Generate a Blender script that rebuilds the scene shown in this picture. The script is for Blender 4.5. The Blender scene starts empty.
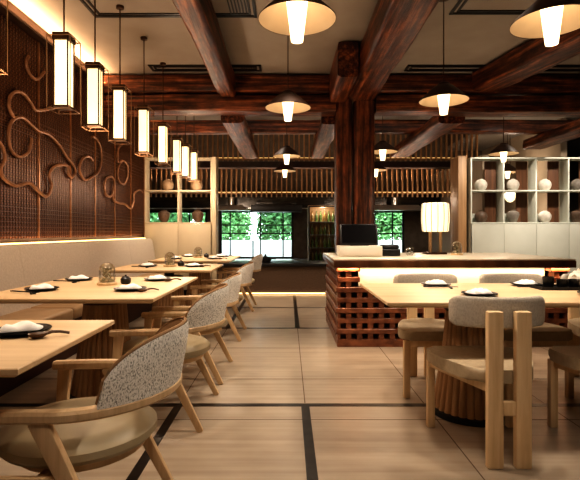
import bpy, bmesh, math, random
from mathutils import Vector, Matrix, noise
random.seed(7)
PI = math.pi
SC = bpy.context.scene
COL = SC.collection
F, H, VX, VY = 470.0, 1.11, 288.0, 232.0      # focal length (px), eye height, vanishing point

def W(px, py, d):
    return Vector(((px - VX) * d / F, d, H - (py - VY) * d / F))

# ------------------------------------------------------------------ materials
def _nt(name):
    m = bpy.data.materials.new(name); m.use_nodes = True
    nt = m.node_tree
    return m, nt, nt.nodes['Principled BSDF'], nt.nodes, nt.links

def ramp(n, l, src, cols):
    r = n.new('ShaderNodeValToRGB')
    e = r.color_ramp.elements
    e[0].position, e[0].color = cols[0][0], (*cols[0][1], 1)
    e[1].position, e[1].color = cols[-1][0], (*cols[-1][1], 1)
    for p, c in cols[1:-1]:
        k = e.new(p); k.color = (*c, 1)
    l.new(src, r.inputs[0])
    return r

def coords(n, l, scale):
    tc = n.new('ShaderNodeTexCoord'); mp = n.new('ShaderNodeMapping')
    mp.inputs['Scale'].default_value = scale
    l.new(tc.outputs['Object'], mp.inputs[0])
    return mp.outputs[0]

def mat_noise(name, c0, c1, scale=(8, 8, 8), rough=.6, bump=0., detail=4, metal=0., lo=.35, hi=.65, coat=0.):
    m, nt, b, n, l = _nt(name)
    v = coords(n, l, scale)
    t = n.new('ShaderNodeTexNoise'); t.inputs['Scale'].default_value = 1; t.inputs['Detail'].default_value = detail
    l.new(v, t.inputs['Vector'])
    r = ramp(n, l, t.outputs['Fac'], [(lo, c0), (hi, c1)])
    l.new(r.outputs[0], b.inputs['Base Color'])
    b.inputs['Roughness'].default_value = rough; b.inputs['Metallic'].default_value = metal
    if coat: b.inputs['Coat Weight'].default_value = coat; b.inputs['Coat Roughness'].default_value = .25
    if bump:
        bp = n.new('ShaderNodeBump'); bp.inputs['Strength'].default_value = bump; bp.inputs['Distance'].default_value = .01
        l.new(t.outputs['Fac'], bp.inputs['Height']); l.new(bp.outputs[0], b.inputs['Normal'])
    return m

def mat_wood(name, c0, c1, c2, axis='z', scale=14, stretch=.08, rough=.5, bump=.15, lo=.3, hi=.72, dist=.6, blotch=False):
    m, nt, b, n, l = _nt(name)
    s = {'x': (scale * stretch, scale, scale), 'y': (scale, scale * stretch, scale), 'z': (scale, scale, scale * stretch)}[axis]
    v = coords(n, l, s)
    t = n.new('ShaderNodeTexNoise'); t.inputs['Scale'].default_value = 1; t.inputs['Detail'].default_value = 8
    t.inputs['Roughness'].default_value = .62; t.inputs['Distortion'].default_value = dist
    l.new(v, t.inputs['Vector'])
    r = ramp(n, l, t.outputs['Fac'], [(lo, c0), (.5, c1), (hi, c2)])
    if blotch:
        t2 = n.new('ShaderNodeTexNoise'); t2.inputs['Scale'].default_value = 1; t2.inputs['Detail'].default_value = 6; t2.inputs['Roughness'].default_value = .7
        l.new(coords(n, l, tuple(3.2 + q * .12 for q in s)), t2.inputs['Vector'])
        r2 = ramp(n, l, t2.outputs['Fac'], [(.34, (.36, .35, .34)), (.5, (1., 1., 1.)), (.66, (1.7, 1.6, 1.5))])
        mx = n.new('ShaderNodeMix'); mx.data_type = 'RGBA'; mx.blend_type = 'MULTIPLY'; mx.inputs[0].default_value = 1
        l.new(r.outputs[0], mx.inputs[6]); l.new(r2.outputs[0], mx.inputs[7]); l.new(mx.outputs[2], b.inputs['Base Color'])
    else: l.new(r.outputs[0], b.inputs['Base Color'])
    b.inputs['Roughness'].default_value = rough
    bp = n.new('ShaderNodeBump'); bp.inputs['Strength'].default_value = bump; bp.inputs['Distance'].default_value = .01
    l.new(t.outputs['Fac'], bp.inputs['Height']); l.new(bp.outputs[0], b.inputs['Normal'])
    return m

def mat_emit(name, col, strength, base=(.9, .85, .75)):
    m, nt, b, n, l = _nt(name)
    v = coords(n, l, (3, 3, 3))
    t = n.new('ShaderNodeTexNoise'); l.new(v, t.inputs['Vector'])
    r = ramp(n, l, t.outputs['Fac'], [(.2, tuple(c * .92 for c in col)), (.8, col)])
    l.new(r.outputs[0], b.inputs['Emission Color'])
    b.inputs['Base Color'].default_value = (*base, 1)
    b.inputs['Emission Strength'].default_value = strength
    b.inputs['Roughness'].default_value = .6
    return m

def mat_glass(name, tint=(.95, .98, .97), refl=.12):
    m, nt, b, n, l = _nt(name)
    n.remove(b)
    out = n['Material Output']
    tr = n.new('ShaderNodeBsdfTransparent'); tr.inputs[0].default_value = (*tint, 1)
    gl = n.new('ShaderNodeBsdfGlossy'); gl.inputs['Roughness'].default_value = .05
    lw = n.new('ShaderNodeLayerWeight'); lw.inputs['Blend'].default_value = .25
    ml = n.new('ShaderNodeMath'); ml.operation = 'MULTIPLY_ADD'; ml.inputs[1].default_value = .5; ml.inputs[2].default_value = refl * .4
    l.new(lw.outputs['Fresnel'], ml.inputs[0])
    mx = n.new('ShaderNodeMixShader'); l.new(ml.outputs[0], mx.inputs[0]); l.new(tr.outputs[0], mx.inputs[1]); l.new(gl.outputs[0], mx.inputs[2])
    l.new(mx.outputs[0], out.inputs[0])
    return m

def mat_lattice(name):
    """dark bronze woven lattice: fine two-way strips"""
    m, nt, b, n, l = _nt(name)
    tc = n.new('ShaderNodeTexCoord'); sp = n.new('ShaderNodeSeparateXYZ'); l.new(tc.outputs['Object'], sp.inputs[0])
    def M(op, a, bb=None):
        k = n.new('ShaderNodeMath'); k.operation = op
        for i, q in enumerate((a, bb)):
            if q is None: continue
            if isinstance(q, (int, float)): k.inputs[i].default_value = q
            else: l.new(q, k.inputs[i])
        return k.outputs[0]
    y, z = sp.outputs['Y'], sp.outputs['Z']
    a = M('SINE', M('MULTIPLY', y, 2 * PI / .046)); c = M('SINE', M('MULTIPLY', z, 2 * PI / .046))
    w = M('MULTIPLY', a, c)
    g = M('MAXIMUM', M('GREATER_THAN', a, .8), M('GREATER_THAN', c, .8))
    f = M('ADD', M('MULTIPLY', M('GREATER_THAN', w, .12), .55), M('MULTIPLY', g, .45))
    r = ramp(n, l, f, [(.0, (.022, .008, .004)), (.5, (.13, .05, .02)), (1., (.26, .11, .045))])
    l.new(r.outputs[0], b.inputs['Base Color'])
    b.inputs['Roughness'].default_value = .42; b.inputs['Metallic'].default_value = .25
    bp = n.new('ShaderNodeBump'); bp.inputs['Strength'].default_value = .5; bp.inputs['Distance'].default_value = .006
    l.new(f, bp.inputs['Height']); l.new(bp.outputs[0], b.inputs['Normal'])
    return m

def mat_floor(name):
    m, nt, b, n, l = _nt(name)
    v = coords(n, l, (.6, 20, 1))
    t = n.new('ShaderNodeTexNoise'); t.inputs['Scale'].default_value = 1; t.inputs['Detail'].default_value = 7; t.inputs['Distortion'].default_value = .4
    l.new(v, t.inputs['Vector'])
    v2 = coords(n, l, (1.1, 1.7, 1)); t2 = n.new('ShaderNodeTexNoise'); l.new(v2, t2.inputs['Vector'])
    r = ramp(n, l, t.outputs['Fac'], [(.25, (.33, .27, .205)), (.5, (.39, .325, .25)), (.75, (.44, .375, .295))])
    r2 = ramp(n, l, t2.outputs['Fac'], [(.3, (.9, .89, .88)), (.7, (1, 1, 1))])
    mx = n.new('ShaderNodeMix'); mx.data_type = 'RGBA'; mx.blend_type = 'MULTIPLY'; mx.inputs[0].default_value = 1
    l.new(r.outputs[0], mx.inputs[6]); l.new(r2.outputs[0], mx.inputs[7]); l.new(mx.outputs[2], b.inputs['Base Color'])
    b.inputs['Roughness'].default_value = .33
    b.inputs['Specular IOR Level'].default_value = .4
    return m

def mat_speckle(name, dark, mid, light, scale=170):
    m, nt, b, n, l = _nt(name)
    v = coords(n, l, (scale, scale, scale * .6))
    t = n.new('ShaderNodeTexNoise'); t.inputs['Scale'].default_value = 1; t.inputs['Detail'].default_value = 2
    l.new(v, t.inputs['Vector'])
    r = ramp(n, l, t.outputs['Fac'], [(.32, dark), (.44, mid), (.58, light)])
    l.new(r.outputs[0], b.inputs['Base Color']); b.inputs['Roughness'].default_value = .95
    b.inputs['Specular IOR Level'].default_value = .1
    bp = n.new('ShaderNodeBump'); bp.inputs['Strength'].default_value = .4; bp.inputs['Distance'].default_value = .004
    l.new(t.outputs['Fac'], bp.inputs['Height']); l.new(bp.outputs[0], b.inputs['Normal'])
    return m

MT = {}
MT['floor'] = mat_floor('travertine')
MT['inlay'] = mat_noise('black_marble', (.006, .005, .005), (.03, .024, .02), (9, 9, 9), .3)
MT['joint'] = mat_noise('grout', (.12, .085, .055), (.17, .12, .08), rough=.8)
MT['ceiling'] = mat_noise('ceiling_plaster', (.33, .295, .255), (.36, .325, .285), (3, 3, 3), .9)
MT['walldark'] = mat_noise('dark_wall', (.035, .018, .01), (.06, .03, .018), rough=.6)
MT['kwall'] = mat_noise('kitchen_wall', (.10, .075, .055), (.14, .11, .08), rough=.6)
MT['beige'] = mat_noise('beige_wall', (.33, .27, .2), (.38, .31, .23), (2, 2, 2), .85)
MT['lattice'] = mat_lattice('woven_lattice')
MT['bronze'] = mat_noise('bronze', (.3, .14, .06), (.42, .2, .085), (20, 20, 20), .38, metal=.5)
MT['brass'] = mat_noise('dull_brass', (.24, .14, .075), (.32, .19, .10), (20, 20, 20), .4, metal=.5)
MT['scroll'] = mat_noise('scroll_bronze', (.20, .10, .05), (.28, .14, .07), (20, 20, 20), .45, metal=.3)
MT['bronzedark'] = mat_noise('dark_bronze', (.05, .026, .014), (.085, .044, .024), (20, 20, 20), .4, metal=.6)
MT['gridbar'] = mat_noise('grid_bars', (.10, .05, .03), (.16, .08, .045), (20, 20, 20), .35, metal=.5)
MT['bencH'] = mat_noise('bench_fabric', (.47, .42, .36), (.53, .475, .41), (60, 60, 60), .95, .1)
MT['benchleather'] = mat_noise('bench_leather', (.34, .24, .14), (.40, .28, .17), (6, 6, 6), .5)
MT['benchbase'] = mat_noise('bench_base', (.05, .018, .01), (.075, .028, .015), (4, 4, 4), .6)
MT['oakx'] = mat_wood('oak_top', (.58, .42, .24), (.66, .49, .30), (.71, .54, .345), 'x', 16, .06, .42, .05)
MT['oaky'] = mat_wood('oak_top_long', (.58, .42, .24), (.66, .49, .30), (.71, .54, .345), 'y', 16, .06, .42, .05)
MT['ash'] = mat_wood('ash_frame', (.50, .345, .195), (.60, .435, .26), (.67, .50, .315), 'z', 30, .06, .45, .06)
MT['ashpale'] = mat_wood('pale_ash_frame', (.60, .43, .24), (.69, .515, .31), (.75, .58, .37), 'z', 30, .06, .5, .06)
MT['walnut'] = mat_wood('walnut_staves', (.30, .18, .09), (.40, .25, .13), (.48, .31, .17), 'z', 26, .05, .5, .1)
MT['log_x'] = mat_wood('rough_log_x', (.016, .005, .003), (.105, .032, .012), (.34, .118, .046), 'x', 24, .05, .42, 1., .36, .68, .15, True)
MT['log_y'] = mat_wood('rough_log_y', (.016, .005, .003), (.105, .032, .012), (.34, .118, .046), 'y', 24, .05, .42, 1., .36, .68, .15, True)
MT['log_z'] = mat_wood('rough_log_z', (.016, .005, .003), (.10, .03, .011), (.31, .105, .042), 'z', 24, .05, .42, 1., .36, .68, .15, True)
MT['speckle'] = mat_speckle('speckled_boucle', (.24, .235, .215), (.70, .685, .63), (.92, .90, .85), 230)
MT['tan'] = mat_noise('tan_fabric', (.34, .21, .11), (.40, .26, .14), (60, 60, 60), .9, .1)
MT['leather'] = mat_noise('seat_leather', (.36, .30, .19), (.42, .35, .23), (5, 5, 5), .45)
MT['greyfab'] = mat_speckle('grey_fabric', (.46, .42, .36), (.51, .465, .40), (.56, .52, .45), 150)
MT['seatR'] = mat_noise('brown_seat', (.38, .31, .21), (.43, .35, .24), (40, 40, 40), .65)
MT['black'] = mat_noise('black_ceramic', (.010, .010, .011), (.02, .02, .021), (14, 14, 14), .35)
MT['blackmet'] = mat_noise('black_metal', (.008, .008, .009), (.018, .017, .017), (14, 14, 14), .4)
MT['screen'] = mat_noise('screen_glass', (.008, .008, .009), (.012, .012, .014), (2, 2, 2), .15)
MT['white'] = mat_noise('white_cloth', (.84, .82, .77), (.89, .87, .83), (30, 30, 30), .9, .1)
MT['whitebox'] = mat_noise('white_laminate', (.72, .66, .56), (.76, .70, .6), (3, 3, 3), .5)
MT['spoon'] = mat_wood('dark_spoon_wood', (.06, .03, .016), (.10, .05, .025), (.14, .07, .035), 'y', 40, .1, .4, .05)
MT['brick'] = mat_noise('glazed_brick', (.12, .042, .022), (.29, .115, .055), (9, 9, 16), .35, .1, 5)
MT['hollow'] = mat_noise('hollow_shade', (.008, .004, .003), (.014, .007, .004), rough=.9)
MT['stone'] = mat_noise('counter_stone', (.62, .54, .42), (.70, .62, .5), (4, 4, 4), .3)
MT['copper'] = mat_noise('slab_edge', (.10, .042, .02), (.27, .125, .06), (5, 3, 2), .3, metal=.5)
MT['greige'] = mat_noise('cabinet_paint', (.50, .52, .46), (.54, .56, .49), (3, 3, 3), .6)
MT['greigedoor'] = mat_noise('cabinet_doors', (.44, .445, .385), (.47, .475, .415), (3, 3, 3), .6)
MT['creampaint'] = mat_noise('cream_cabinet_paint', (.60, .52, .38), (.64, .56, .41), (3, 3, 3), .6)
MT['vasew'] = mat_noise('pale_glaze', (.44, .40, .34), (.66, .62, .55), (9, 9, 9), .6)
MT['vaseg'] = mat_noise('grey_glaze', (.15, .13, .11), (.27, .24, .2), (9, 9, 9), .6)
MT['vased'] = mat_noise('dark_brown_glaze', (.09, .06, .04), (.18, .12, .085), (9, 9, 9), .5)
MT['vaset'] = mat_noise('tan_glaze', (.34, .24, .15), (.44, .33, .22), (9, 9, 9), .6)
MT['slat'] = mat_wood('screen_slats', (.26, .14, .06), (.36, .20, .09), (.44, .25, .12), 'z', 20, .05, .5, .05)
MT['brownback'] = mat_wood('brown_back_board', (.07, .03, .014), (.12, .055, .026), (.16, .075, .036), 'z', 20, .05, .5, .05)
MT['rack'] = mat_noise('rack_dark', (.02, .011, .008), (.04, .02, .013), rough=.4)
MT['steel'] = mat_noise('steel', (.45, .45, .44), (.6, .6, .58), (2, 20, 20), .3, metal=.9)
MT['darksteel'] = mat_noise('dark_steel', (.03, .028, .026), (.06, .055, .05), (2, 20, 20), .22, metal=.6)
MT['halfwall'] = mat_noise('half_wall_stone', (.095, .06, .038), (.15, .10, .065), (60, 60, 60), .7, .2)
MT['glass'] = mat_glass('clear_glass')
MT['dome'] = mat_glass('dome_glass', (.97, .97, .95), .5)
MT['leaf'] = mat_noise('leaves', (.08, .24, .07), (.26, .50, .20), (5, 5, 5), .6)
MT['leafdark'] = mat_noise('leaves_dark', (.05, .16, .05), (.17, .36, .14), (5, 5, 5), .6)
MT['moss'] = mat_noise('moss', (.16, .17, .08), (.55, .45, .30), (60, 60, 60), .9)
MT['bark'] = mat_noise('bark', (.08, .05, .03), (.14, .09, .06), (20, 20, 4), .9)
MT['extwhite'] = mat_noise('garden_wall', (.78, .8, .8), (.85, .86, .86), (2, 2, 2), .8)
MT['ground'] = mat_noise('ground', (.25, .25, .22), (.35, .34, .3), (2, 2, 2), .9)
MT['bottle'] = mat_noise('green_bottle', (.05, .10, .03), (.16, .20, .07), (20, 20, 20), .2)
MT['bottleamber'] = mat_noise('amber_bottle', (.16, .10, .03), (.28, .19, .08), (20, 20, 20), .2)
MT['e_lantern'] = mat_emit('lantern_glow', (1., .76, .40), .92)
MT['e_tube'] = mat_emit('pendant_tube_glow', (1., .78, .48), 1.7)
MT['e_lamp'] = mat_emit('paper_lamp_glow', (1., .80, .48), .58)
MT['e_strip'] = mat_emit('led_strip_glow', (1., .62, .22), 1.6)
MT['e_panel'] = mat_emit('counter_panel_glow', (1., .72, .36), .19)
MT['e_cove'] = mat_emit('cove_glow', (1., .60, .25), 9.)
MT['shade_in'] = mat_noise('shade_inner', (.70, .57, .43), (.74, .605, .46), rough=.8)
MT['shade_out'] = mat_noise('shade_outer', (.045, .02, .012), (.07, .032, .018), rough=.5)

# ------------------------------------------------------------------ mesh builder
class MB:
    def __init__(s): s.bm = bmesh.new()
    def _verts(s, vs, faces):
        bv = [s.bm.verts.new(v) for v in vs]
        out = []
        for f in faces:
            try: out.append(s.bm.faces.new([bv[i] for i in f]))
            except ValueError: pass
        return bv, out
    def box(s, x0, x1, y0, y1, z0, z1, bevel=0., seg=2, M=None):
        vs = [Vector((x, y, z)) for z in (z0, z1) for y in (y0, y1) for x in (x0, x1)]
        if M: vs = [M @ v for v in vs]
        bv, fs = s._verts(vs, [(0, 2, 3, 1), (4, 5, 7, 6), (0, 1, 5, 4), (2, 6, 7, 3), (0, 4, 6, 2), (1, 3, 7, 5)])
        if bevel:
            es = list({e for f in fs for e in f.edges})
            bmesh.ops.bevel(s.bm, geom=es, offset=bevel, segments=seg, affect='EDGES', profile=.5)
        return s
    def lathe(s, prof, n=32, c=(0, 0, 0), sx=1, sy=1, flute=0, amp=0., cap=True):
        rings = []
        for r, z in prof:
            ring = []
            for i in range(n):
                a = 2 * PI * i / n
                rr = r * (1 - amp * (1 - abs(math.sin(flute * a / 2)) ** .6)) if flute else r
                ring.append(s.bm.verts.new((c[0] + rr * math.cos(a) * sx, c[1] + rr * math.sin(a) * sy, c[2] + z)))
            rings.append(ring)
        for a, b in zip(rings, rings[1:]):
            for i in range(n):
                s.bm.faces.new((a[i], a[(i + 1) % n], b[(i + 1) % n], b[i]))
        if cap:
            if prof[0][0] > 1e-6: s.bm.faces.new(list(reversed(rings[0])))
            if prof[-1][0] > 1e-6: s.bm.faces.new(rings[-1])
        return s
    def bar(s, p0, p1, w0, h0, w1=None, h1=None, up=(0, 0, 1)):
        """tapered rectangular bar; w along cross(dir,up), h along up-ish"""
        w1 = w0 if w1 is None else w1; h1 = h0 if h1 is None else h1
        p0, p1 = Vector(p0), Vector(p1); d = (p1 - p0).normalized()
        a = d.cross(Vector(up)).normalized(); b = a.cross(d).normalized()
        vs = []
        for p, w, h in ((p0, w0, h0), (p1, w1, h1)):
            for i, j in ((-1, -1), (1, -1), (1, 1), (-1, 1)):
                vs.append(p + a * (i * w / 2) + b * (j * h / 2))
        bv, fs = s._verts(vs, [(3, 2, 1, 0), (4, 5, 6, 7), (0, 1, 5, 4), (1, 2, 6, 5), (2, 3, 7, 6), (3, 0, 4, 7)])
        es = list({e for f in fs for e in f.edges})
        bmesh.ops.bevel(s.bm, geom=es, offset=min(w0, h0, w1, h1) * .18, segments=2, affect='EDGES', profile=.5)
        return s
    def tube(s, pts, r, n=8, rz=None, up=None, closed=False):
        pts = [Vector(p) for p in pts]; N = len(pts); rings = []
        for i, p in enumerate(pts):
            d = (pts[min(i + 1, N - 1)] - pts[max(i - 1, 0)])
            d.normalize()
            u = Vector(up) if up else (Vector((0, 0, 1)) if abs(d.z) < .9 else Vector((1, 0, 0)))
            a = d.cross(u).normalized(); b = a.cross(d).normalized()
            q = r if not callable(r) else r(i / (N - 1))
            h = q if rz is None else rz
            rings.append([s.bm.verts.new(p + a * (q * math.cos(2 * PI * k / n)) + b * (h * math.sin(2 * PI * k / n))) for k in range(n)])
        for a, b in zip(rings, rings[1:]):
            for k in range(n): s.bm.faces.new((a[k], a[(k + 1) % n], b[(k + 1) % n], b[k]))
        s.bm.faces.new(list(reversed(rings[0]))); s.bm.faces.new(rings[-1])
        return s
    def sweep_rect(s, pts, w, h, bev=.2):
        """rectangular section with chamfered corners, width horizontal"""
        pts = [Vector(p) for p in pts]; N = len(pts); rings = []
        c = min(w, h) * bev
        sec = [(-w/2 + c, -h/2), (w/2 - c, -h/2), (w/2, -h/2 + c), (w/2, h/2 - c), (w/2 - c, h/2), (-w/2 + c, h/2), (-w/2, h/2 - c), (-w/2, -h/2 + c)]
        for i, p in enumerate(pts):
            d = (pts[min(i + 1, N - 1)] - pts[max(i - 1, 0)]).normalized()
            a = d.cross(Vector((0, 0, 1))).normalized(); b = a.cross(d).normalized()
            rings.append([s.bm.verts.new(p + a * u + b * v) for u, v in sec])
        for a, b in zip(rings, rings[1:]):
            for k in range(8): s.bm.faces.new((a[k], a[(k + 1) % 8], b[(k + 1) % 8], b[k]))
        s.bm.faces.new(list(reversed(rings[0]))); s.bm.faces.new(rings[-1])
        return s
    def prism(s, poly, z0, z1, bevel=0., seg=3):
        lo = [s.bm.verts.new((x, y, z0)) for x, y in poly]; hi = [s.bm.verts.new((x, y, z1)) for x, y in poly]
        n = len(poly); fs = [s.bm.faces.new(list(reversed(lo))), s.bm.faces.new(hi)]
        for i in range(n): s.bm.faces.new((lo[i], lo[(i + 1) % n], hi[(i + 1) % n], hi[i]))
        if bevel:
            es = [e for f in fs for e in f.edges]
            bmesh.ops.bevel(s.bm, geom=es, offset=bevel, segments=seg, affect='EDGES', profile=.5)
        return s
    def log(s, x0, x1, y0, y1, z0, z1, axis, amp=.03, step=.07, seed=0, bulge=.35):
        """hand-hewn timber: rounded rectangular section, each ring wobbling"""
        lo = {'x': x0, 'y': y0, 'z': z0}[axis]; hi = {'x': x1, 'y': y1, 'z': z1}[axis]
        N = max(4, int((hi - lo) / step)); K = 28; rings = []
        ax = {'x': ((y0 + y1) / 2, (z0 + z1) / 2, (y1 - y0) / 2, (z1 - z0) / 2), 'y': ((x0 + x1) / 2, (z0 + z1) / 2, (x1 - x0) / 2, (z1 - z0) / 2),
              'z': ((x0 + x1) / 2, (y0 + y1) / 2, (x1 - x0) / 2, (y1 - y0) / 2)}[axis]
        for i in range(N + 1):
            t = lo + (hi - lo) * i / N; ring = []
            wob = [noise.noise(Vector((t * .8, seed * 3.1, q * 7.7))) * amp for q in range(2)]
            for k in range(K):
                a = 2 * PI * k / K; ca, sa = math.cos(a), math.sin(a)
                e = .16 + .3 * bulge
                u = math.copysign(abs(ca) ** e, ca); v = math.copysign(abs(sa) ** e, sa)
                nz = 1 + noise.noise(Vector((t * 2.3, ca * 1.6 + seed, sa * 1.6))) * amp * 3.2
                p, q = ax[0] + wob[0] + u * ax[2] * nz, ax[1] + wob[1] + v * ax[3] * nz
                p += noise.noise(Vector((t * 9, k * .9, seed * 2.))) * amp * .25; q += noise.noise(Vector((t * 8, k * 1.1, seed * 5.))) * amp * .25
                ring.append(s.bm.verts.new({'x': (t, p, q), 'y': (p, t, q), 'z': (p, q, t)}[axis]))
            rings.append(ring)
        for a, b in zip(rings, rings[1:]):
            for k in range(K): s.bm.faces.new((a[k], a[(k + 1) % K], b[(k + 1) % K], b[k]))
        s.bm.faces.new(list(reversed(rings[0]))); s.bm.faces.new(rings[-1])
        return s
    def build(s, name, mat, parent=None, loc=None, smooth=True, angle=35):
        bmesh.ops.recalc_face_normals(s.bm, faces=s.bm.faces)
        me = bpy.data.meshes.new(name); s.bm.to_mesh(me); s.bm.free()
        me.materials.append(mat)
        if smooth:
            for p in me.polygons: p.use_smooth = True
            me.set_sharp_from_angle(angle=math.radians(angle))
        o = bpy.data.objects.new(name, me); COL.objects.link(o)
        if parent: o.parent = parent
        if loc is not None: o.location = loc
        return o

def tag(o, label, cat, group=None, kind=None):
    o['label'] = label; o['category'] = cat
    if group: o['group'] = group
    if kind: o['kind'] = kind
    return o
def thing(name, label, cat, loc=(0, 0, 0), rz=0., group=None):
    o = bpy.data.objects.new(name, None); COL.objects.link(o); o.empty_display_size = .1
    o.location = loc; o.rotation_euler = (0, 0, rz)
    return tag(o, label, cat, group)
def struct(o):
    o['kind'] = 'structure'; return o
def kids(o): return [c for c in bpy.data.objects if c.parent == o]
def copy_tree(o, parent=None):
    c = o.copy(); COL.objects.link(c)
    if parent: c.parent = parent
    for ch in kids(o): copy_tree(ch, c)
    return c
def dup(o, loc, label, rz=None):
    c = copy_tree(o); c.location = loc; c['label'] = label
    if rz is not None: c.rotation_euler = (0, 0, rz)
    return c
ORD = ['nearest', 'second', 'third', 'fourth', 'fifth', 'sixth', 'seventh', 'eighth', 'ninth']

# ------------------------------------------------------------------ lights
def light(kind, loc, energy, col=(1, .72, .42), size=.05, rot=(0, 0, 0), **k):
    d = bpy.data.lights.new('light', kind); d.energy = energy; d.color = (col[0], col[1] * .93 + .07, col[2] * .82 + .18)
    if kind in ('POINT', 'SPOT'): d.shadow_soft_size = size
    if kind == 'AREA':
        d.shape = 'RECTANGLE'; d.size = size; d.size_y = k.get('sy', size)
    if kind == 'SPOT':
        d.spot_size = math.radians(k.get('ang', 60)); d.spot_blend = k.get('blend', .6)
    o = bpy.data.objects.new('light', d); COL.objects.link(o); o.location = loc; o.rotation_euler = rot
    return o

# ------------------------------------------------------------------ ROOM SHELL
XL = -2.52; CZ = 3.20; YS = 8.2
fl = struct(MB().box(-4.4, 6.6, -2.6, 12.1, -.1, 0).build('floor', MT['floor'], smooth=False))
def strip(x0, x1, y0, y1, m, nm, h=.0012):
    return MB().box(x0, x1, y0, y1, 0, h).build(nm, m, fl, smooth=False)
bw = .026
strip(XL, 6.5, 3.015 - bw, 3.015 + bw, MT['inlay'], 'inlay_band')
strip(XL, 6.5, 5.43 - bw, 5.43 + bw, MT['inlay'], 'inlay_band')
strip(XL, 6.5, 6.9 - bw, 6.9 + bw, MT['inlay'], 'inlay_band')
for x in (.11, -.70):
    strip(x - bw, x + bw, -2.5, 3.015 - bw, MT['inlay'], 'inlay_band', .0011)
    strip(x - bw, x + bw, 5.43 + bw, 6.9 - bw, MT['inlay'], 'inlay_band', .0011)
    strip(x - bw, x + bw, 6.9 + bw, 8.3, MT['inlay'], 'inlay_band', .0011)
for x in (.11, -.70, .88, 1.66, -1.48, 2.44):
    strip(x - .003, x + .003, 3.05, 5.4, MT['joint'], 'tile_joint', .0006)
for x in (.88, 1.66, 2.44):
    strip(x - .003, x + .003, -2.5, 2.98, MT['joint'], 'tile_joint', .0006)
for y in (2.78, 3.55, .6, 4.5):
    strip(XL, 6.5, y - .003, y + .003, MT['joint'], 'tile_joint', .0008)

struct(MB().box(-4.5, 6.7, -2.7, 9.2, CZ, CZ + .12).build('ceiling', MT['ceiling'], smooth=False))
b = MB().box(-4.5, 4.2, 9.1, 12.3, 3.9, 4.02)
b.box(-4.5, 4.2, 9.1, 9.2, CZ + .1, 4.0)
struct(b.build('ceiling', MT['kwall'], smooth=False))
struct(MB().box(4.1, 6.7, 9.2, 12.3, CZ, CZ + .12).build('ceiling', MT['ceiling'], smooth=False))
struct(MB().box(4.1, 4.2, 9.2, 12.3, CZ + .1, 4.0).build('wall_kitchen_upper', MT['kwall'], smooth=False))
b = MB().box(XL - .12, XL, -2.7, YS, 0, CZ)
struct(b.build('wall_left', MT['walldark'], smooth=False))
b = MB().box(-4.5, -4.4, YS, 12.3, 0, 4.0); b.box(-4.5, XL - .12, YS - .1, YS, 0, CZ)
struct(b.build('wall_kitchen_side', MT['kwall'], smooth=False))
struct(MB().box(6.6, 6.7, -2.7, 12.3, 0, 4.3).build('wall_right', MT['beige'], smooth=False))
struct(MB().box(-2.7, 6.7, -2.8, -2.7, 0, CZ).build('wall_front', MT['beige'], smooth=False))
struct(MB().box(5.0, 5.12, 8.62, 12.3, 0, CZ).build('wall_rear_right', MT['beige'], smooth=False))
struct(MB().box(3.62, 3.75, 8.75, 12.3, 0, 2.55).build('wall_kitchen_right', MT['beige'], smooth=False))
# facade with window openings, y = 12
FY = 12.1
WIN = [(-3.62, -2.08), (-1.76, .14), (2.0, 3.0)]; WZ0, WZ1 = .42, 1.66
b = MB()
xs = [-4.5] + [v for w in WIN for v in w] + [6.7]
for i in range(0, len(xs), 2): b.box(xs[i], xs[i + 1], FY, FY + .15, 0, 4.0)
for a, c in WIN: b.box(a, c, FY, FY + .15, 0, WZ0); b.box(a, c, FY, FY + .15, WZ1, 4.0)
struct(b.build('wall_back', MT['kwall'], smooth=False))
for i, (a, c) in enumerate(WIN):
    b = MB(); y0, y1 = FY + .03, FY + .08
    b.box(a, a + .05, y0, y1, WZ0, WZ1); b.box(c - .05, c, y0, y1, WZ0, WZ1); b.box(a, c, y0, y1, WZ1 - .05, WZ1); b.box(a, c, y0, y1, WZ0, WZ0 + .05)
    w = struct(b.build('window_%d' % (i + 1), MT['blackmet'], smooth=False))
    b = MB(); nvs = (.14, .45, .55, .86) if i == 1 else (.25, .7)
    for t in nvs: b.box(a + (c - a) * t - .014, a + (c - a) * t + .014, y0 + .01, y1 - .01, WZ0, WZ1)
    for z in (1.07, 1.29): b.box(a, c, y0 + .01, y1 - .01, z - .014, z + .014)
    b.build('glazing_bars', MT['blackmet'], w, smooth=False)
    MB().box(a + .04, c - .04, y0 + .022, y0 + .028, WZ0 + .04, WZ1 - .04).build('window_pane', MT['glass'], w, smooth=False)
# cove trough on top of the lattice
struct(MB().box(XL, XL + .10, -2.6, YS, 3.02, 3.045).build('trim_1', MT['bronzedark'], smooth=False))
cv = struct(MB().box(XL + .02, XL + .05, -2.5, 8.1, 3.05, 3.07).build('trim_2', MT['e_cove'], smooth=False))

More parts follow.
